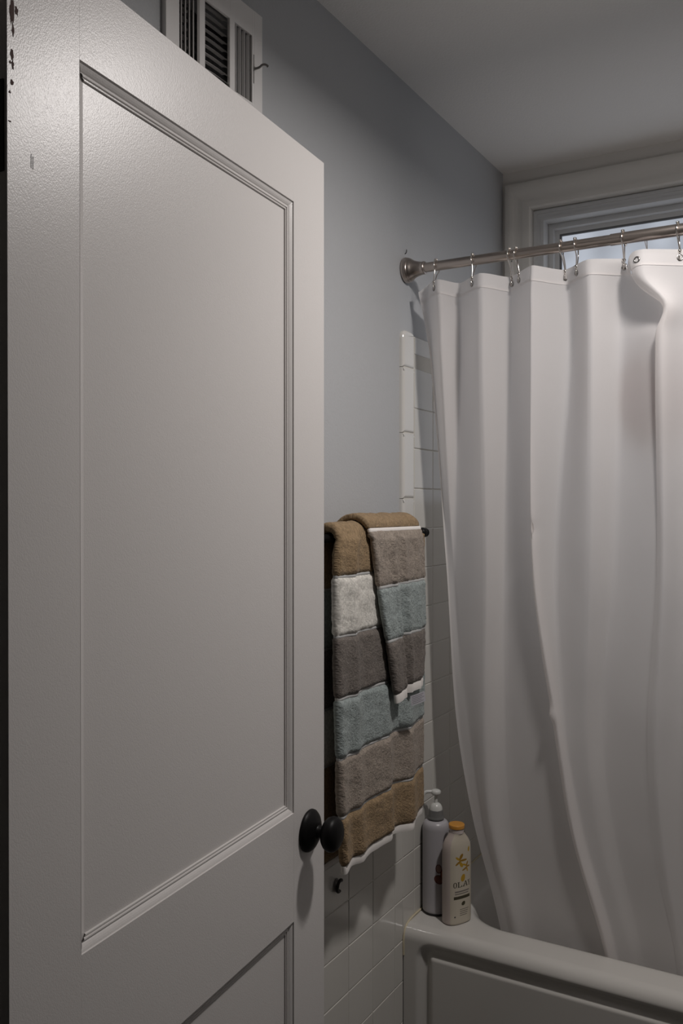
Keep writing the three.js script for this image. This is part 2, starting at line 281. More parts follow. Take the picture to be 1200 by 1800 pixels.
// ------------------------------------------------------------------ air register high on the left wall
{
  const v = thing('air_vent', 'white metal air register with three louvre banks, high on the grey wall above the door', 'vent', [0, 2.244, -1.2076]);
  const z = (w) => w + 1.2076, y0 = -0.0585, y1 = 0.0625;
  const A = 0.1316, Bh = 0.11, banks = [[-1.1087, -1.1591], [-1.174, -1.2414], [-1.2562, -1.3072]].map(([a, b]) => [-z(a), -z(b)]);
  const bar = (a, b, lo, hi, r = 0.0012, f = 0.0095) => span(0.0035, f, lo, hi, -b, -a, r), sl = [-z(-1.3112), -z(-1.3140)];   // a, b run away from the camera
  add('frame', [bar(-A, banks[0][0], -Bh, Bh), bar(banks[0][1], banks[1][0], -Bh, Bh), bar(banks[1][1], banks[2][0], -Bh, Bh), bar(banks[2][1], sl[0], -Bh, Bh), bar(sl[1], A, -Bh, Bh),
    bar(-A + 0.0006, A - 0.0006, y1, Bh - 0.0004, 0.001, 0.0093), bar(-A + 0.0006, A - 0.0006, -Bh + 0.0004, y0, 0.001, 0.0093), bar(sl[0] - 0.001, sl[1] + 0.001, 0.030, y1 + 0.002, 0.0004, 0.0091), bar(sl[0] - 0.001, sl[1] + 0.001, y0 - 0.002, -0.022, 0.0004, 0.0091)], M.vent, v);
  add('collar', mitred(-A + 0.0005, A - 0.0005, -Bh + 0.0005, Bh - 0.0005, [[0, 0.0005], [0, 0.006]]).map((g) => g.rotateY(Math.PI / 2)), M.vent, v);
  // louvres: bank 0 upright with flat bars behind, bank 1 level curved, bank 2 upright turned towards the room
  for (let i = 0; i < 5; i++) {
    const [a, b] = banks[0], t = a + (b - a) * (i + 0.5) / 5;
    add('louvre', span(-0.016, 0.006, y0, y1, -0.0006, 0.0006).rotateY(-0.75).translate(0, 0, -t), M.vent, v);
  }
  for (let j = 0; j < 8; j++) { const [a, b] = banks[0]; add('rear_louvre', span(-0.024, -0.014, -0.0008, 0.0008, -b, -a).translate(0, y0 + (y1 - y0) * (j + 0.5) / 8, 0), M.vent, v); }
  for (let j = 0; j < 9; j++) {
    const [a, b] = banks[1], yy = y0 + (y1 - y0) * (j + 0.6) / 9, pts = [], n = 10, m = 8;
    for (let q = 0; q < m; q++) for (let i = 0; i < n; i++) {
      const f = i / (n - 1), g = q / (m - 1), out = g * 0.016;
      pts.push(V(-0.008 + out + 0.0005, yy + 0.005 - g * g * 0.0085 + 0.0012 * Math.cos((f - 0.5) * Math.PI), -(a + (b - a) * f)));
    }
    const top = surface(pts, n, m), low = surface(pts.map((p) => V(p.x - 0.0004, p.y - 0.0011, p.z)), n, m);
    add('louvre', [top, low], M.vent, v);
  }
  for (let i = 0; i < 4; i++) {
    const [a, b] = banks[2], t = a + (b - a) * (i + 0.5) / 4;
    add('louvre', span(-0.0031, 0.0031, y0, y1, -0.0006, 0.0006).rotateY(0.35).translate(0.004, 0, -t), M.vent, v);
  }
  for (const [sz, sy] of [[-1.0905, 0.03]]) add('screw', new THREE.SphereGeometry(0.005, 16, 8).scale(0.45, 1, 1).translate(0.0068, sy, z(sz)), M.steel, v);
  const lz = z(-1.3126);
  const lever = add('damper_lever', tube([[0, 0.004, lz], [0.012, 0.0035, lz], [0.02, 0.005, lz - 0.002], [0.026, 0.009, lz - 0.004], [0.031, 0.009, lz - 0.007], [0.034, 0.006, lz - 0.009]], 0.0022, 24), M.steel, v, 'bent metal damper lever');
  add('shutter', span(-0.05, -0.048, -0.075, 0.075, -0.11, 0.11), M.duct, v);
}

// ------------------------------------------------------------------ curtain rod, rings and curtain
const RODY = 2.031, RODZ = -1.953;
{
  const rod = thing('curtain_rod', 'brushed nickel curtain rod reaching across the tub from a flared wall flange', 'curtain rod', [0, RODY, RODZ]);
  const turn = (g) => g.rotateZ(-Math.PI / 2);
  add('flange', turn(lathe([[0, 0.001], [0.030, 0.001], [0.031, 0.004], [0.0305, 0.0075], [0.0295, 0.009], [0.0295, 0.012], [0.028, 0.0145], [0.0262, 0.0155], [0.0262, 0.0185], [0.0235, 0.0215], [0.020, 0.028], [0.0175, 0.036], [0.0158, 0.044], [0.0152, 0.048], [0.0158, 0.051], [0.0148, 0.054], [0.0118, 0.055]], 56)), M.nickel, rod, 'flared stepped wall flange');
  add('tube', turn(lathe([[0.0115, 0.04], [0.0115, 0.505]], 48)), M.nickel, rod, 'thinner inner tube');
  add('tube', turn(lathe([[0.0113, 0.494], [0.0128, 0.4945], [0.0128, 1.46]], 48)), M.nickel, rod, 'thicker outer tube');
  add('set_screw', cyl(0.002, 0.002, 0.005, 0.526, -0.0145, 0, 12), M.steel, rod);
  add('flange', turn(lathe([[0.0118, 1.44], [0.0148, 1.445], [0.018, 1.465], [0.026, 1.485], [0.031, 1.496], [0, 1.498]], 40)), M.nickel, rod);
}
const RINGX = [0.0843, 0.1774, 0.2665, 0.2828, 0.3855, 0.4173, 0.5206, 0.6321];

// control points of the folds in plan at falling heights: [x, offset from the hanging plane]
const FOLDS = [
  [1.985, [[0.034, -0.0054], [0.059, -0.0081], [0.099, 0.0243], [0.135, -0.0216], [0.207, 0.0297], [0.257, -0.0270], [0.313, 0.0175], [0.323, 0.0250], [0.334, 0.0275], [0.385, -0.0297], [0.450, 0.0162], [0.513, -0.0162], [0.528, 0.0000], [0.539, 0.0216], [0.569, 0.0336], [0.656, -0.0162]]],
  [1.935, [[0.040, -0.0128], [0.056, -0.0160], [0.102, 0.0288], [0.129, -0.0288], [0.208, 0.0352], [0.253, -0.0352], [0.313, 0.0187], [0.322, 0.0263], [0.330, 0.0287], [0.390, -0.0384], [0.452, 0.0192], [0.504, -0.0320], [0.568, 0.0000], [0.550, 0.0264], [0.574, 0.0408], [0.655, -0.0208]]],
  [1.875, [[0.045, -0.0210], [0.057, -0.0245], [0.103, 0.0315], [0.127, -0.0315], [0.208, 0.0385], [0.250, -0.0385], [0.313, 0.0200], [0.322, 0.0275], [0.329, 0.0287], [0.392, -0.0438], [0.453, 0.0210], [0.505, -0.0420], [0.616, 0.0096], [0.606, 0.0324], [0.618, 0.0396], [0.654, -0.0245]]],
  [1.818, [[0.050, -0.0252], [0.056, -0.0288], [0.103, 0.0324], [0.125, -0.0324], [0.206, 0.0396], [0.248, -0.0396], [0.312, 0.0200], [0.320, 0.0275], [0.327, 0.0287], [0.391, -0.0450], [0.452, 0.0216], [0.505, -0.0396], [0.597, 0.0120], [0.590, 0.0288], [0.607, 0.0360], [0.652, -0.0270]]],
  [1.317, [[0.086, -0.0020], [0.088, -0.0060], [0.101, -0.0060], [0.114, -0.0040], [0.198, 0.0280], [0.227, -0.0315], [0.316, 0.0150], [0.312, 0.0300], [0.320, 0.0363], [0.353, -0.0210], [0.439, 0.0210], [0.485, -0.0280], [0.572, -0.0060], [0.582, 0.0040], [0.599, 0.0200], [0.639, -0.0210]]],
  [0.941, [[0.098, -0.0030], [0.105, -0.0050], [0.120, -0.0040], [0.134, -0.0020], [0.180, 0.0192], [0.222, -0.0224], [0.364, 0.0125], [0.356, 0.0300], [0.366, 0.0375], [0.377, 0.0160], [0.423, 0.0128], [0.457, -0.0160], [0.546, -0.0020], [0.560, 0.0060], [0.579, 0.0140], [0.623, -0.0128]]],
  [0.690, [[0.133, -0.0030], [0.140, -0.0030], [0.153, -0.0020], [0.164, 0.0000], [0.185, 0.0100], [0.234, -0.0125], [0.407, 0.0100], [0.393, 0.0300], [0.402, 0.0375], [0.418, 0.0150], [0.449, 0.0063], [0.484, -0.0100], [0.556, 0.0000], [0.572, 0.0050], [0.590, 0.0100], [0.626, -0.0075]]],
  [0.453, [[0.190, -0.0050], [0.195, -0.0040], [0.203, -0.0020], [0.213, 0.0000], [0.236, 0.0060], [0.285, -0.0080], [0.472, 0.0060], [0.455, 0.0220], [0.464, 0.0270], [0.480, 0.0100], [0.508, 0.0040], [0.537, -0.0060], [0.606, 0.0030], [0.613, 0.0060], [0.625, 0.0080], [0.658, -0.0050]]],
  [0.250, [[0.225, -0.0050], [0.230, -0.0040], [0.238, -0.0020], [0.248, 0.0000], [0.266, 0.0060], [0.315, -0.0080], [0.502, 0.0060], [0.487, 0.0180], [0.496, 0.0220], [0.510, 0.0100], [0.538, 0.0040], [0.567, -0.0060], [0.616, 0.0030], [0.623, 0.0060], [0.635, 0.0080], [0.664, -0.0050]]],
];
FOLDS.forEach(([y, l]) => {                                            // the part of the curtain beyond the frame goes on in even folds
  const amp = THREE.MathUtils.lerp(0.006, 0.02, (y - 0.25) / 1.74), x0 = l[l.length - 1][0];
  for (let k = 1; k <= 14; k++) l.push([x0 + k * (1.43 - x0) / 14, (k % 2 ? 1 : -1) * amp]);
});
const hang = (y) => -1.953 - (1.99 - y) / 1.54 * 0.122;
const SUB = 8, NU = (FOLDS[0][1].length - 1) * SUB + 1;
const cubic = (a, b, c, d, t) => b + 0.5 * t * (c - a + t * (2 * a - 5 * b + 4 * c - d + t * (3 * (b - c) + d - a)));
const planCurves = FOLDS.map(([y, l]) => {
  const out = [];
  for (let i = 0; i < NU; i++) {
    const k = Math.min(Math.floor(i / SUB), l.length - 2), t = (i - k * SUB) / SUB, q = (n) => l[Math.max(0, Math.min(l.length - 1, n))];
    out.push([0, 1].map((c) => THREE.MathUtils.lerp(cubic(q(k - 1)[c], q(k)[c], q(k + 1)[c], q(k + 2)[c], t), THREE.MathUtils.lerp(q(k)[c], q(k + 1)[c], t), 0.45)));   // soft bends, flat flanks
  }
  return out;
});
function clothAt(i, y) {
  let k = 0; while (k < FOLDS.length - 2 && y < FOLDS[k + 1][0]) k++;
  const y0 = FOLDS[k][0], y1 = FOLDS[k + 1][0], t = Math.max(0, (y0 - y) / (y0 - y1)), q = (n) => planCurves[Math.max(0, Math.min(FOLDS.length - 1, n))][i];
  // vertical interpolation with slopes scaled to the uneven spacing
  const yy = (n) => FOLDS[Math.max(0, Math.min(FOLDS.length - 1, n))][0], res = [0, 1].map((c) => {
    const m = (n) => { const a = q(n - 1)[c], b = q(n + 1)[c], dy = yy(n - 1) - yy(n + 1); return dy ? (b - a) / dy : 0; }, dy = y0 - y1;
    const p0 = q(k)[c], p1 = q(k + 1)[c], m0 = m(k) * dy, m1 = m(k + 1) * dy, t2 = t * t, t3 = t2 * t;
    return p0 * (2 * t3 - 3 * t2 + 1) + m0 * (t3 - 2 * t2 + t) + p1 * (3 * t2 - 2 * t3) + m1 * (t3 - t2);
  });
  return res;
}
const sag = (i) => {                                                  // the top edge droops beside the grommet that has come off its ring
  const c = i / SUB; let d = 0.030 * Math.exp(-((c - 12.3) ** 2) / 0.35) + 0.016 * Math.exp(-((c - 0) ** 2) / 0.5);
  for (const m of [3, 5, 9]) d += 0.004 * Math.exp(-((c - m) ** 2) / 0.5);
  return d;
};
let arc;
function clothPoint(i, y, push = 0) {
  const [x, dz] = clothAt(i, y), [xa, za] = clothAt(Math.max(0, i - 1), y), [xb, zb] = clothAt(Math.min(NU - 1, i + 1), y);
  const tx = xb - xa, tz = zb - za, L = Math.hypot(tx, tz) || 1, fade = THREE.MathUtils.smoothstep(1.99 - y, 0.1, 0.6);
  const crinkle = fade * (0.0016 * noise3(x * 9, y * 5, 3) + 0.0008 * noise3(x * 30, y * 11, 7));
  const pinch = 0.010 * Math.exp(-(((y - 1.405) / 0.012) ** 2) - ((i / SUB - 7.6) / 0.5) ** 2) - 0.008 * Math.exp(-(((y - 0.975) / 0.014) ** 2) - ((i / SUB - 7.4) / 0.6) ** 2);
  const d = push + crinkle - pinch;
  return V(x - tz / L * d, y, hang(y) + dz + tx / L * d);
}
{
  const c = thing('shower_curtain', 'white fabric shower curtain hanging in soft folds into the tub', 'shower curtain', [0, 0, 0]);
  arc = [0]; for (let i = 1; i < NU; i++) { const a = planCurves[3][i - 1], b = planCurves[3][i]; arc.push(arc[i - 1] + Math.hypot(b[0] - a[0], b[1] - a[1])); }
  const band = (top, bottom, rows, push, withSag) => {
    const pts = [], uvs = [];
    for (let j = 0; j < rows; j++) for (let i = 0; i < NU; i++) {
      const t = j / (rows - 1), y = top - (top - bottom) * t, p = clothPoint(i, y, push); p.y -= withSag * sag(i) * (1 - Math.max(0, Math.min(1, (1.992 - y) / 0.2)));
      pts.push(p); uvs.push([arc[i], y]);
    }
    return surface(pts, NU, rows, uvs);
  };
  add('cloth', band(1.964, 0.25, 150, 0, 1), M.curtain, c);
  add('hem', band(1.992, 1.959, 8, 0.0012, 1), M.hem, c, 'doubled hem along the top edge');
  // metal eyelets in the hem
  const eyelet = (i, y, name) => {
    const p = clothPoint(i, y, 0), a = clothPoint(Math.max(0, i - 1), y), b = clothPoint(i + 1, y), n = V(-(b.z - a.z), 0, b.x - a.x).normalize(); p.y -= sag(i);
    const m = add('grommet', new THREE.TorusGeometry(0.0058, 0.0021, 10, 28), M.steel, c, name); m.position.copy(p); m.lookAt(p.clone().add(n));
    return p;
  };
  const eyelets = RINGX.map((x) => { let best = 0, bd = 9; for (let i = 0; i < 19 * SUB; i++) { const d = Math.abs(clothAt(i, 1.975)[0] - x); if (d < bd) { bd = d; best = i; } } return eyelet(best, 1.9755); });
  eyelet(14 * SUB - 3, 1.972, 'empty grommet without a ring');
  const where = ['nearest to the wall flange', 'second from the wall flange', 'left one of the close pair of rings', 'right one of the close pair of rings', 'in front of the left edge of the window glass', 'hanging askew just right of the window glass edge', 'beside the drooping corner of the curtain', 'at the right edge, on the thick rod'];
  RINGX.forEach((x, k) => {
    const R = x > 0.5 ? 0.0175 : 0.0165, lean = [0, 0.004, 0, -0.003, 0.002, 0.006, 0, 0][k];
    const r = thing('curtain_ring', 'wire curtain ring ' + where[k], 'curtain ring', [x, RODY, RODZ], 0, 'wire rings on the curtain rod');
    const loop = []; for (let a = -40; a <= 220; a += 13) { const t = a * Math.PI / 180; loop.push([lean * (1 - Math.sin(t)) * 0.3, R * Math.sin(t) - 0.0015, R * Math.cos(t)]); }
    const e = eyelets[k], ex = e.x - x, ey = e.y - RODY, ez = e.z - RODZ;
    add('loop', tube(loop, 0.0015, 60), M.chrome, r);
    for (const [b, sgn] of [[0, 1], [loop.length - 1, -1]]) {
      const s = loop[b];
      add('prong', tube([s, [s[0] + ex * 0.4, s[1] - 0.012, s[2] * 0.55 + ez * 0.5], [ex, ey + 0.012, ez + sgn * 0.004], [ex, ey + 0.002, ez + sgn * 0.006], [ex, ey - 0.0045, ez + sgn * 0.0045], [ex, ey - 0.002, ez]], 0.0014, 40), M.chrome, r);
    }
    add('bead', new THREE.SphereGeometry(0.0042, 18, 12).translate(ex * 0.95, ey + 0.013, ez + 0.003), M.chrome, r);
    for (const a of [62, 90, 118]) { const t = a * Math.PI / 180; add('roller', new THREE.SphereGeometry(0.0031, 14, 10).translate(lean * (1 - Math.sin(t)) * 0.3, R * Math.sin(t) - 0.0015, R * Math.cos(t)), M.chrome, r); }
  });
}

// red bath pouf hanging behind the curtain, showing through the cloth as a dark pink patch
{
  const p = thing('bath_pouf', 'dark pink bath sponge showing faintly through the curtain', 'bath sponge', [0.565, 1.70, -2.053]);
  const ruffle = (seed, R, ry) => {
    const pts = [], uvs = [], nu = 90, nv = 28;
    for (let j = 0; j < nv; j++) for (let i = 0; i < nu; i++) {
      const th = (j + 0.02) / (nv - 0.96) * Math.PI, ph = i / nu * Math.PI * 2, f = 1 + 0.10 * Math.sin(ph * 13 + 5 * Math.sin(th * 3 + seed)) * Math.sin(th) + 0.10 * noise3(Math.cos(ph) * 4 * Math.sin(th) + seed, Math.cos(th) * 4, Math.sin(ph) * 4 * Math.sin(th));
      pts.push(V(R * f * Math.sin(th) * Math.cos(ph), ry * f * Math.cos(th), 0.62 * R * f * Math.sin(th) * Math.sin(ph))); uvs.push([i / nu, j / nv]);
    }
    return surface(pts, nu, nv, uvs, true);
  };
  add('mesh_ball', [ruffle(1, 0.07, 0.10), ruffle(4, 0.058, 0.085)], M.pouf, p, 'ruffled pink netting');
  add('cord', tube([[0, 0.08, 0], [0.0, 0.2, 0.01], [0.0, 0.3, 0.07], [0, 0.331, 0.079], [0, 0.3455, 0.094], [0, 0.331, 0.109], [0, 0.3, 0.07]], 0.0009, 50), M.cord, p);
}
{ // small nail left in the wall over the rod
  const n = thing('nail', 'tiny dark nail in the grey wall just above the rod flange', 'nail', [0, 2.074, -1.952]);
  add('shaft', tube([[-0.004, -0.003, 0], [0.003, -0.001, 0], [0.0045, 0.003, 0], [0.0046, 0.0075, 0]], 0.0011, 16), M.bronze, n);
}

// ------------------------------------------------------------------ bathtub
const RIM = 0.44;
{
  const t = thing('bathtub', 'white enamelled bathtub with a recessed front apron and rounded rim', 'bathtub', [0, 0, 0]);
  const X0 = 0.012, X1 = 1.496, ZF = -1.922, ZB = -2.636, R = 0.03;
  const box = (x, z, ax, bx, az, bz, r) => { const cx = (ax + bx) / 2, cz = (az + bz) / 2, dx = Math.abs(x - cx) - (bx - ax) / 2 + r, dz = Math.abs(z - cz) - (bz - az) / 2 + r; return r - Math.hypot(Math.max(dx, 0), Math.max(dz, 0)) - Math.min(Math.max(dx, dz), 0); };
  const S = (a, b, v) => smooth(Math.max(0, Math.min(1, (v - a) / (b - a))));
  const nx = 150, nz = 90, pts = [], uvs = [];
  for (let j = 0; j < nz; j++) for (let i = 0; i < nx; i++) {
    const x = X0 + (X1 - X0) * Math.pow(i / (nx - 1), 1.25), z = ZF - R + (ZB - ZF + R) * j / (nz - 1), d = box(x, z, 0.105, 1.40, -2.592, -2.024, 0.13);
    const y = RIM - 0.36 * S(0, 0.12, d) - 0.012 * S(-0.012, 0.03, d);
    pts.push(V(x, y, z)); uvs.push([x, z]);
  }
  add('basin', surface(pts, nx, nz, uvs), M.enamel, t, 'white rim and basin');
  const rows = [], m = 120;
  for (let k = 0; k <= 12; k++) { const a = k / 12 * Math.PI / 2; rows.push([RIM - R + R * Math.cos(a), ZF - R + R * Math.sin(a)]); }
  for (let k = 1; k <= m; k++) rows.push([(RIM - R) * Math.pow(1 - k / m, 0.75), ZF]);
  const ap = [], au = [], na = 190;
  rows.forEach(([y, z]) => { for (let i = 0; i < na; i++) {
    const x = X0 + (X1 - X0) * Math.pow(i / (na - 1), 1.5), q = box(x, y, 0.043, 1.455, -0.2, 0.414, 0.045), inset = 0.017 * S(0, 0.024, q) - 0.012 * S(0.027, 0.043, q);
    ap.push(V(x, y, z - inset)); au.push([x, y]);
  } });
  add('apron', surface(ap, na, rows.length, au), M.enamel, t, 'front apron with a grooved panel');
  add('back_wall', [span(X0, X1, 0, RIM - 0.02, ZB, ZB + 0.004), span(X0, X0 + 0.003, 0, RIM - 0.035, ZB, ZF - 0.03)], M.enamel, t);
  add('caulk', [tube([[0.0125, RIM - 0.07, ZF + 0.0005], [0.0125, RIM - R, ZF + 0.0005], [0.0125, RIM - 0.3 * R, ZF - 0.3 * R], [0.0125, RIM + 0.0005, ZF - R], [0.0125, RIM + 0.0005, -2.1], [0.0125, RIM + 0.0005, -2.6]], 0.0025, 60)], M.caulk, t, 'yellowed caulk line against the tiles');
}

// ------------------------------------------------------------------ towel bar and towels
const BARX = 0.075, BARY = 1.393;
{
  const b = thing('towel_bar', 'black towel bar on the wall carrying both striped towels', 'towel bar', [0, BARY, -1.64]);
  add('bar', new THREE.CylinderGeometry(0.0085, 0.0085, 0.53, 24).rotateX(Math.PI / 2).translate(BARX, 0, 0), M.black, b);
  for (const s of [-1, 1]) {
    add('post', [new THREE.CylinderGeometry(0.009, 0.011, BARX - 0.004, 20).rotateZ(-Math.PI / 2).translate(BARX / 2, 0, s * 0.252), new THREE.SphereGeometry(0.0125, 20, 14).translate(BARX, 0, s * 0.252)], M.black, b);
    add('wall_plate', lathe([[0, 0], [0.022, 0], [0.023, 0.003], [0.019, 0.007], [0.012, 0.009]], 32).rotateZ(-Math.PI / 2).translate(0.0005, 0, s * 0.252), M.black, b);
    add('finial', new THREE.SphereGeometry(0.0105, 18, 12).scale(1, 1, 0.8).translate(BARX, 0, s * 0.268), M.black, b);
  }
}
// a folded towel over the bar: a rounded slab swept up the back, over the bar and down the front
function towelMaker(group, o) {
  const { r, back, th, edge, wave } = o, arcL = Math.PI * r;
  const sBack = (y) => back - (BARY - y), sFront = (y) => back + arcL + (BARY - y), sArc = (deg) => back + r * deg * Math.PI / 180;
  const path = (s) => {
    if (s < back) return { x: BARX - r, y: BARY - (back - s), nx: -1, ny: 0 };
    if (s < back + arcL) { const a = Math.PI - (s - back) / r; return { x: BARX + r * Math.cos(a), y: BARY + r * Math.sin(a), nx: Math.cos(a), ny: Math.sin(a) }; }
    const f = s - back - arcL; return { x: BARX + r + o.drift(f), y: BARY - f, nx: 1, ny: 0 };
  };
  function section(name, s0, s1, mat, thick, puff, label) {
    const n = 40, e = 7, rows = Math.max(4, Math.ceil((s1 - s0) / 0.005)), pts = [], uvs = [], loop = 2 * n + 2 * e;
    for (let j = 0; j <= rows; j++) {
      const s = s0 + (s1 - s0) * j / rows, p = path(s), near = Math.min(s - s0, s1 - s), k = puff ? Math.min(1, 0.55 + 0.45 * Math.sqrt(Math.min(1, near / 0.007))) : 1, cap = j === 0 || j === rows ? 0.85 : 1;
      const t = th * thick * 0.5 * k * cap, front = s > back + arcL, f = Math.max(0, s - back - arcL), [a, b] = edge(s, front, f);
      const inset = (1 - thick) * 0.003 + (1 - k) * 0.004, zA = a - inset, zB = b + inset;                    // zA nearer the door, zB nearer the tub
      for (let q = 0; q < loop; q++) {
        let z, w;
        if (q < n) { z = zA - t + (zB - zA + 2 * t) * (q / (n - 1)); w = 1; }
        else if (q < n + e) { const g = (q - n + 1) / (e + 1) * Math.PI; z = zB + t - Math.sin(g) * t; w = Math.cos(g); }
        else if (q < 2 * n + e) { z = zB + t - (zB - zA + 2 * t) * ((q - n - e) / (n - 1)); w = -1; }
        else { const g = (q - 2 * n - e + 1) / (e + 1) * Math.PI; z = zA - t + Math.sin(g) * t; w = -Math.cos(g); }
        const outer = w * t, wv = front ? wave(z, f, (z - zA) / (zB - zA)) : 0, bump = puff ? 0.0011 * noise3(z * 150, s * 150, w * 3) + 0.0014 * noise3(z * 45, s * 45, w * 3 + 9) : 0.0003 * noise3(z * 90, s * 90, 1);
        const d = outer + wv + (w > -0.5 ? bump : -bump) ;
        const dip = front ? o.dip(f, (z - zA) / (zB - zA)) : 0;
        pts.push(V(p.x + p.nx * d, p.y + p.ny * d - dip, z)); uvs.push([z, s]);
      }
    }
    const body = surface(pts, loop, rows + 1, uvs, true), capGeo = [];
    for (const j of [0, rows]) {                                                                                // close the ends
      const g = new THREE.BufferGeometry(), pos = [], uv = [];
      for (let q = 0; q + 1 < n; q++) {
        const A = pts[j * loop + q], B = pts[j * loop + q + 1], C = pts[j * loop + (2 * n + e - 1 - q)], D = pts[j * loop + (2 * n + e - 2 - q)];
        for (const v of j ? [A, B, D, A, D, C] : [A, D, B, A, C, D]) { pos.push(v.x, v.y, v.z); uv.push(v.z, v.x); }
      }
      g.setAttribute('position', new THREE.Float32BufferAttribute(pos, 3)); g.setAttribute('uv', new THREE.Float32BufferAttribute(uv, 2)); g.computeVertexNormals(); capGeo.push(g);
    }
    return add(name, [body, ...capGeo], mat, group, label);
  }
  return { section, sBack, sFront, sArc, path };
}
{
  const g = thing('bath_towel', 'long bath towel striped tan, white, grey, blue and taupe, hanging nearest the door', 'towel');
  const mk = towelMaker(g, {
    r: 0.0215, back: 0.655, th: 0.021, drift: (f) => 0.004 + 0.008 * f,
    edge: (s, front, f) => front ? [-1.440 - 0.018 * Math.exp(-f / 0.03) - 0.012 * Math.max(0, f - 0.5) / 0.14, -1.838 + 0.004 * f] : [-1.458, -1.815],
    wave: (z, f, u) => {
      const k = THREE.MathUtils.smoothstep(f, 0.02, 0.6);
      return (0.002 + 0.004 * k) * Math.sin(u * 15.5 + 1.2 + 0.9 * f) * (0.4 + 0.6 * k) + (0.0028 * k) * Math.sin(u * 25 + 2.0 - f) - 0.003 * k * THREE.MathUtils.smoothstep(u, 0.45, 1) + 0.009 * Math.exp(-(((u - 0.13 - 0.12 * f) / 0.04) ** 2)) + 0.007 * k * Math.exp(-(((u - 0.45 - 0.12 * f) / 0.05) ** 2)) + 0.006 * k * Math.exp(-(((u - 0.72 - 0.05 * f) / 0.05) ** 2)) - 0.004 * Math.exp(-(((u - 0.24 - 0.12 * f) / 0.05) ** 2));
    },
    dip: (f, u) => 0.012 * Math.min(1, f / 0.6) * Math.sin(u * 9 + 0.5) * 0.35 + 0.018 * Math.max(0, f / 0.62) * u * (1 - u),
  });
  const F = mk.sFront, B = mk.sBack, strip = 0.0034;
  mk.section('hem', B(0.742), B(0.754), T.hem, 0.6, false, 'white woven hem');
  const rows = [[B(0.754), B(0.944), T.tan, 'tan'], [B(0.944), B(1.056), T.white, 'white'], [B(1.056), B(1.174), T.dark, 'dark grey'], [B(1.174), B(1.292), T.blue, 'pale blue'], [B(1.292), F(1.321), T.tan, 'tan'], [F(1.321), F(1.208), T.white, 'white'], [F(1.208), F(1.090), T.dark, 'dark grey'], [F(1.090), F(0.977), T.blue, 'pale blue'], [F(0.977), F(0.8665), T.taupe, 'taupe'], [F(0.8665), F(0.772), T.tan, 'tan']];
  rows.forEach(([a, b, m, n], i) => { mk.section('stripe', a + strip * 0.5, b - strip * 0.5, m, 1, true, n + ' terry stripe'); if (i) mk.section('woven_band', a - strip * 0.8, a + strip * 0.8, T.woven, 0.62, false); });
  mk.section('hem', F(0.7725), F(0.757), T.hem, 0.6, false, 'white woven hem');
}
{
  const g = thing('hand_towel', 'shorter hand towel with tan, taupe, blue and grey stripes, on top of the bath towel', 'towel');
  const mk = towelMaker(g, {
    r: 0.0405, back: 0.34, th: 0.0145, drift: (f) => 0.003 + 0.012 * f,
    edge: (s, front, f) => front ? [-1.560 - 0.08 * Math.pow(f / 0.34, 1.1), -1.795 - 0.012 * Math.sin(f * 9)] : [-1.556, -1.797],
    wave: (z, f, u) => { const k = THREE.MathUtils.smoothstep(f, 0.0, 0.3); return 0.0085 * Math.exp(-(((u - 0.31) / 0.05) ** 2)) + 0.006 * Math.exp(-(((u - 0.55) / 0.04) ** 2)) + 0.004 * Math.exp(-(((u - 0.8) / 0.05) ** 2)) - 0.003 * Math.exp(-(((u - 0.45) / 0.04) ** 2)) + 0.003 * k * Math.sin(u * 11) - 0.0075 * k * Math.exp(-(((u - 0.36) / 0.12) ** 2)) + 0.009 * k * THREE.MathUtils.smoothstep(0.33 - u, -0.05, 0.05); },
    dip: (f, u) => 0.010 * (f / 0.34) * (1 - u) * (1 - u),
  });
  const F = mk.sFront, B = mk.sBack, strip = 0.0034, top = mk.sArc(156);
  mk.section('hem', B(1.065), B(1.078), T.hem, 0.6, false, 'white woven hem');
  const rows = [[B(1.078), B(1.186), T.dark, 'dark grey'], [B(1.186), B(1.296), T.blue, 'pale blue'], [B(1.296), top, T.tan, 'tan'], [top + 0.004, F(1.293), T.taupe, 'taupe'], [F(1.293), F(1.184), T.blue, 'pale blue'], [F(1.184), F(1.074), T.dark, 'dark grey']];
  rows.forEach(([a, b, m, n], i) => { mk.section('stripe', a + strip * 0.5, b - strip * 0.5, m, 1, true, n + ' terry stripe'); if (i) mk.section('woven_band', a - strip * (i === 3 ? 1.2 : 0.8), a + strip * 0.8, i === 3 ? T.hem : T.woven, 0.66, false); });
  mk.section('hem', F(1.0735), F(1.056), T.hem, 0.6, false, 'white woven hem');
  const c = document.createElement('canvas'); c.width = 128; c.height = 80; const x = c.getContext('2d');
  x.fillStyle = '#a7a5aa'; x.fillRect(0, 0, 128, 80); x.fillStyle = '#57555a'; for (let i = 0; i < 5; i++) x.fillRect(10, 12 + i * 13, [104, 92, 108, 80, 98][i], 3.2);
  const map = new THREE.CanvasTexture(c); map.colorSpace = THREE.SRGBColorSpace;
  const pts = [], uvs = []; for (let j = 0; j < 6; j++) for (let i = 0; i < 10; i++) { const u = i / 9, v = j / 5; pts.push(V(0.1425 + 0.02 * u + 0.003 * v + 0.002 * Math.sin(u * 3), 1.054 - 0.021 * v + 0.009 * u, -1.688 - 0.027 * u)); uvs.push([u, 1 - v]); }
  add('care_tag', surface(pts, 10, 6, uvs), new THREE.MeshStandardMaterial({ map, roughness: 0.7, side: THREE.DoubleSide }), g, 'small grey printed care tag');
}
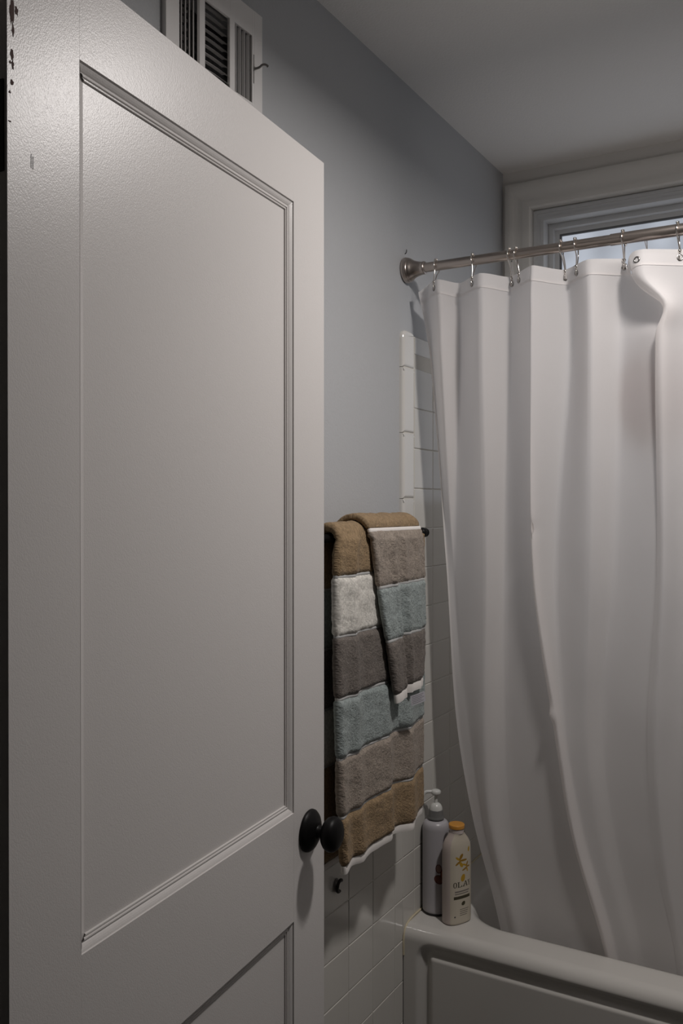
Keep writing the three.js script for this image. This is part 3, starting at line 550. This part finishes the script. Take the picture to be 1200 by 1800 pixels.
{ // little dark bracket below the towels
  const h = thing('wall_hook', 'small dark metal hook on the white tile below the towels', 'hook', [0.0105, 0.657, -1.603]);
  add('base', lathe([[0, 0], [0.0125, 0], [0.0135, 0.0015], [0.012, 0.004], [0.006, 0.005], [0, 0.005]], 28).rotateZ(-Math.PI / 2).scale(1, 1.1, 0.75), M.steel, h);
  const pts = []; for (let a = 55; a <= 305; a += 14) { const t = a * Math.PI / 180; pts.push([0.009 + 0.002 * Math.sin(t), 0.0125 * Math.sin(t), -0.0095 * Math.cos(t)]); }
  add('claw', tube(pts, 0.0036, 50), M.bronze, h, 'dark curved claw');
  add('screw', new THREE.SphereGeometry(0.004, 14, 10).scale(0.7, 1, 1).translate(0.0055, 0.001, -0.002), M.chrome, h);
}

// ------------------------------------------------------------------ bottles on the corner of the tub
function printed(w, h, draw) { const c = document.createElement('canvas'); c.width = w; c.height = h; draw(c.getContext('2d'), w, h); const t = new THREE.CanvasTexture(c); t.colorSpace = THREE.SRGBColorSpace; t.anisotropy = 8; return t; }
{
  const b = thing('pump_bottle', 'tall white pump bottle with a brown print, against the tiles on the tub corner', 'bottle', [0.0465, RIM + 0.0006, -2.035]);
  const R = 0.0335;
  const label = printed(1024, 1024, (x, w, h) => {
    x.fillStyle = '#adaaad'; x.fillRect(0, 0, w, h);
    x.lineWidth = 7; x.strokeStyle = '#4a1410';                       // brown almonds and a leaf, cut off by the other bottle
    const nut = (cx, cy, rx, ry, a, fill) => { x.save(); x.translate(cx, cy); x.rotate(a); x.beginPath(); x.ellipse(0, 0, rx, ry, 0, 0, 7); x.fillStyle = fill; x.fill(); x.stroke(); x.restore(); };
    nut(176, 505, 34, 46, -0.2, '#8a7068'); nut(182, 622, 60, 44, 0.45, '#6b4238'); nut(262, 560, 60, 70, 0.5, '#8a4a1e'); nut(285, 440, 34, 66, 0.3, '#5a2a18');
    x.fillStyle = '#333a26'; x.beginPath(); x.ellipse(248, 330, 16, 40, 0.4, 0, 7); x.fill(); x.fillStyle = '#6b2a20'; x.fillRect(240, 700, 90, 14); x.fillRect(240, 745, 80, 10);
  });
  const mat = phys(rgb(1, 1, 1), 0.32, { map: label });
  const prof = [[0, 0.003], [R - 0.003, 0.003], [R - 0.0005, 0.006], [R, 0.012], [R, 0.210], [R - 0.001, 0.219], [R - 0.0045, 0.2255], [R - 0.010, 0.2292], [0.0165, 0.230], [0.0145, 0.2315], [0, 0.232]];
  const g = lathe(prof, 56); { const p = g.attributes.position, uv = g.attributes.uv; for (let i = 0; i < p.count; i++) uv.setY(i, p.getY(i) / 0.232); }
  const body = add('body', g.rotateY(-0.45), mat, b);
  add('base_ring', lathe([[0, 0], [R - 0.002, 0], [R + 0.0003, 0.0015], [R + 0.0003, 0.004], [R - 0.002, 0.005]], 48), M.bronze, b, 'dark rim under the bottle');
  const clear = phys(rgb(0.6, 0.6, 0.57), 0.25), collar = std(rgb(0.16, 0.16, 0.155), 0.35);
  add('collar', lathe([[0.0205, 0.2325], [0.021, 0.234], [0.0205, 0.238], [0.0185, 0.2395], [0.0178, 0.2535], [0.0165, 0.255]], 40), collar, b, 'grey collar under the pump');
  add('pump', [lathe([[0.0165, 0.2545], [0.0155, 0.262], [0.012, 0.268], [0.007, 0.2715], [0.0042, 0.2725], [0.0042, 0.291], [0.009, 0.292], [0.0125, 0.295], [0.012, 0.3015], [0.008, 0.304], [0, 0.3045]], 32), tube([[0, 0.2985, 0], [-0.018, 0.299, 0.008], [-0.03, 0.2975, 0.0135], [-0.034, 0.2925, 0.0155]].map(([x, y, z]) => [x * 0.75, y, z]), 0.0042, 20)], clear, b, 'pale pump head with a spout');
}
{
  const b = thing('body_wash_bottle', 'white flattened bottle with orange cap and yellow flower print on the tub corner', 'bottle', [0.112, RIM + 0.0006, -2.012], THREE.MathUtils.degToRad(62));
  const label = printed(1024, 1024, (x, w, h) => {
    x.fillStyle = '#b8aba4'; x.fillRect(0, 0, w, h);
    const cx = 256;                                                    // front of the bottle
    x.fillStyle = '#c2b9a8'; x.fillRect(cx - 150, 0, 300, h);
    const petal = (px, py, rx, ry, a, c) => { x.save(); x.translate(px, py); x.rotate(a); x.beginPath(); x.ellipse(0, 0, rx, ry, 0, 0, 7); x.fillStyle = c; x.fill(); x.restore(); };
    for (const [px, py, s] of [[cx - 20, 300, 1], [cx + 40, 380, 0.8]]) for (let i = 0; i < 5; i++) petal(px + Math.cos(i * 1.26) * 28 * s, py + Math.sin(i * 1.26) * 44 * s, 12 * s, 36 * s, i * 1.26 + 1.57, i % 2 ? '#b08a1e' : '#8f6a14');
    petal(cx + 80, 190, 16, 30, 0.4, '#b3922f'); petal(cx + 5, 500, 16, 42, 0.1, '#b08a1e');
    x.fillStyle = '#2c2a1c'; x.font = 'bold 86px serif'; x.textAlign = 'center'; x.save(); x.translate(cx, 600); x.scale(0.86, 1); x.fillText('OLAY', 0, 0); x.restore();
    x.fillStyle = '#77706a'; x.fillRect(cx - 80, 640, 160, 16); x.fillRect(cx - 80, 668, 150, 12);
    x.fillStyle = '#3c3722'; x.fillRect(cx - 96, 700, 192, 34);
    petal(cx + 8, 790, 14, 24, 0.2, '#3c3722');
    x.fillStyle = '#6f695f'; for (let i = 0; i < 4; i++) x.fillRect(cx - 20, 850 + i * 22, 90 - i * 8, 8);
    x.beginPath(); x.arc(cx - 80, 930, 10, 0, 7); x.fillStyle = '#3a3432'; x.fill();
  });
  const mat = phys(rgb(1, 1, 1), 0.34, { map: label });
  const prof = [[0.9, 0], [0.985, 0.002], [1, 0.006], [1, 0.15], [0.985, 0.175], [0.95, 0.19], [0.86, 0.202], [0.7, 0.211], [0.53, 0.217], [0.47, 0.219]], pts = [], uvs = [], n = 64;
  const yTop = 0.219, sample = (k) => prof[k];
  for (let k = 0; k < prof.length; k++) for (let i = 0; i <= n; i++) {
    const a = Math.PI / 2 - i / n * 2 * Math.PI + Math.PI / 2, [f, y] = sample(k), e = 0.75, sx = Math.sign(Math.cos(a)) * Math.pow(Math.abs(Math.cos(a)), e), sz = Math.sign(Math.sin(a)) * Math.pow(Math.abs(Math.sin(a)), e);
    const neck = Math.max(0, (y - 0.19) / 0.029), rx = THREE.MathUtils.lerp(0.038 * f, 0.018, neck * neck), rz = THREE.MathUtils.lerp(0.0225 * f, 0.0165, neck * neck);
    pts.push(V(rx * sx, y, rz * sz)); uvs.push([i / n, y / yTop]);
  }
  add('body', surface(pts, n + 1, prof.length, uvs).scale(1, 1, 1), new THREE.MeshPhysicalMaterial({ map: label, roughness: 0.34, side: THREE.DoubleSide }), b);
  add('neck', lathe([[0.0175, 0.217], [0.0178, 0.2285]], 36), phys(rgb(0.6, 0.53, 0.5), 0.35), b);
  add('cap', lathe([[0.0178, 0.2275], [0.0192, 0.228], [0.0195, 0.2295], [0.0195, 0.2355], [0.0185, 0.2375], [0.010, 0.238], [0, 0.238]], 40), phys(rgb(0.58, 0.27, 0.05), 0.35), b, 'orange flip cap');
}

renderer.render(scene, camera);
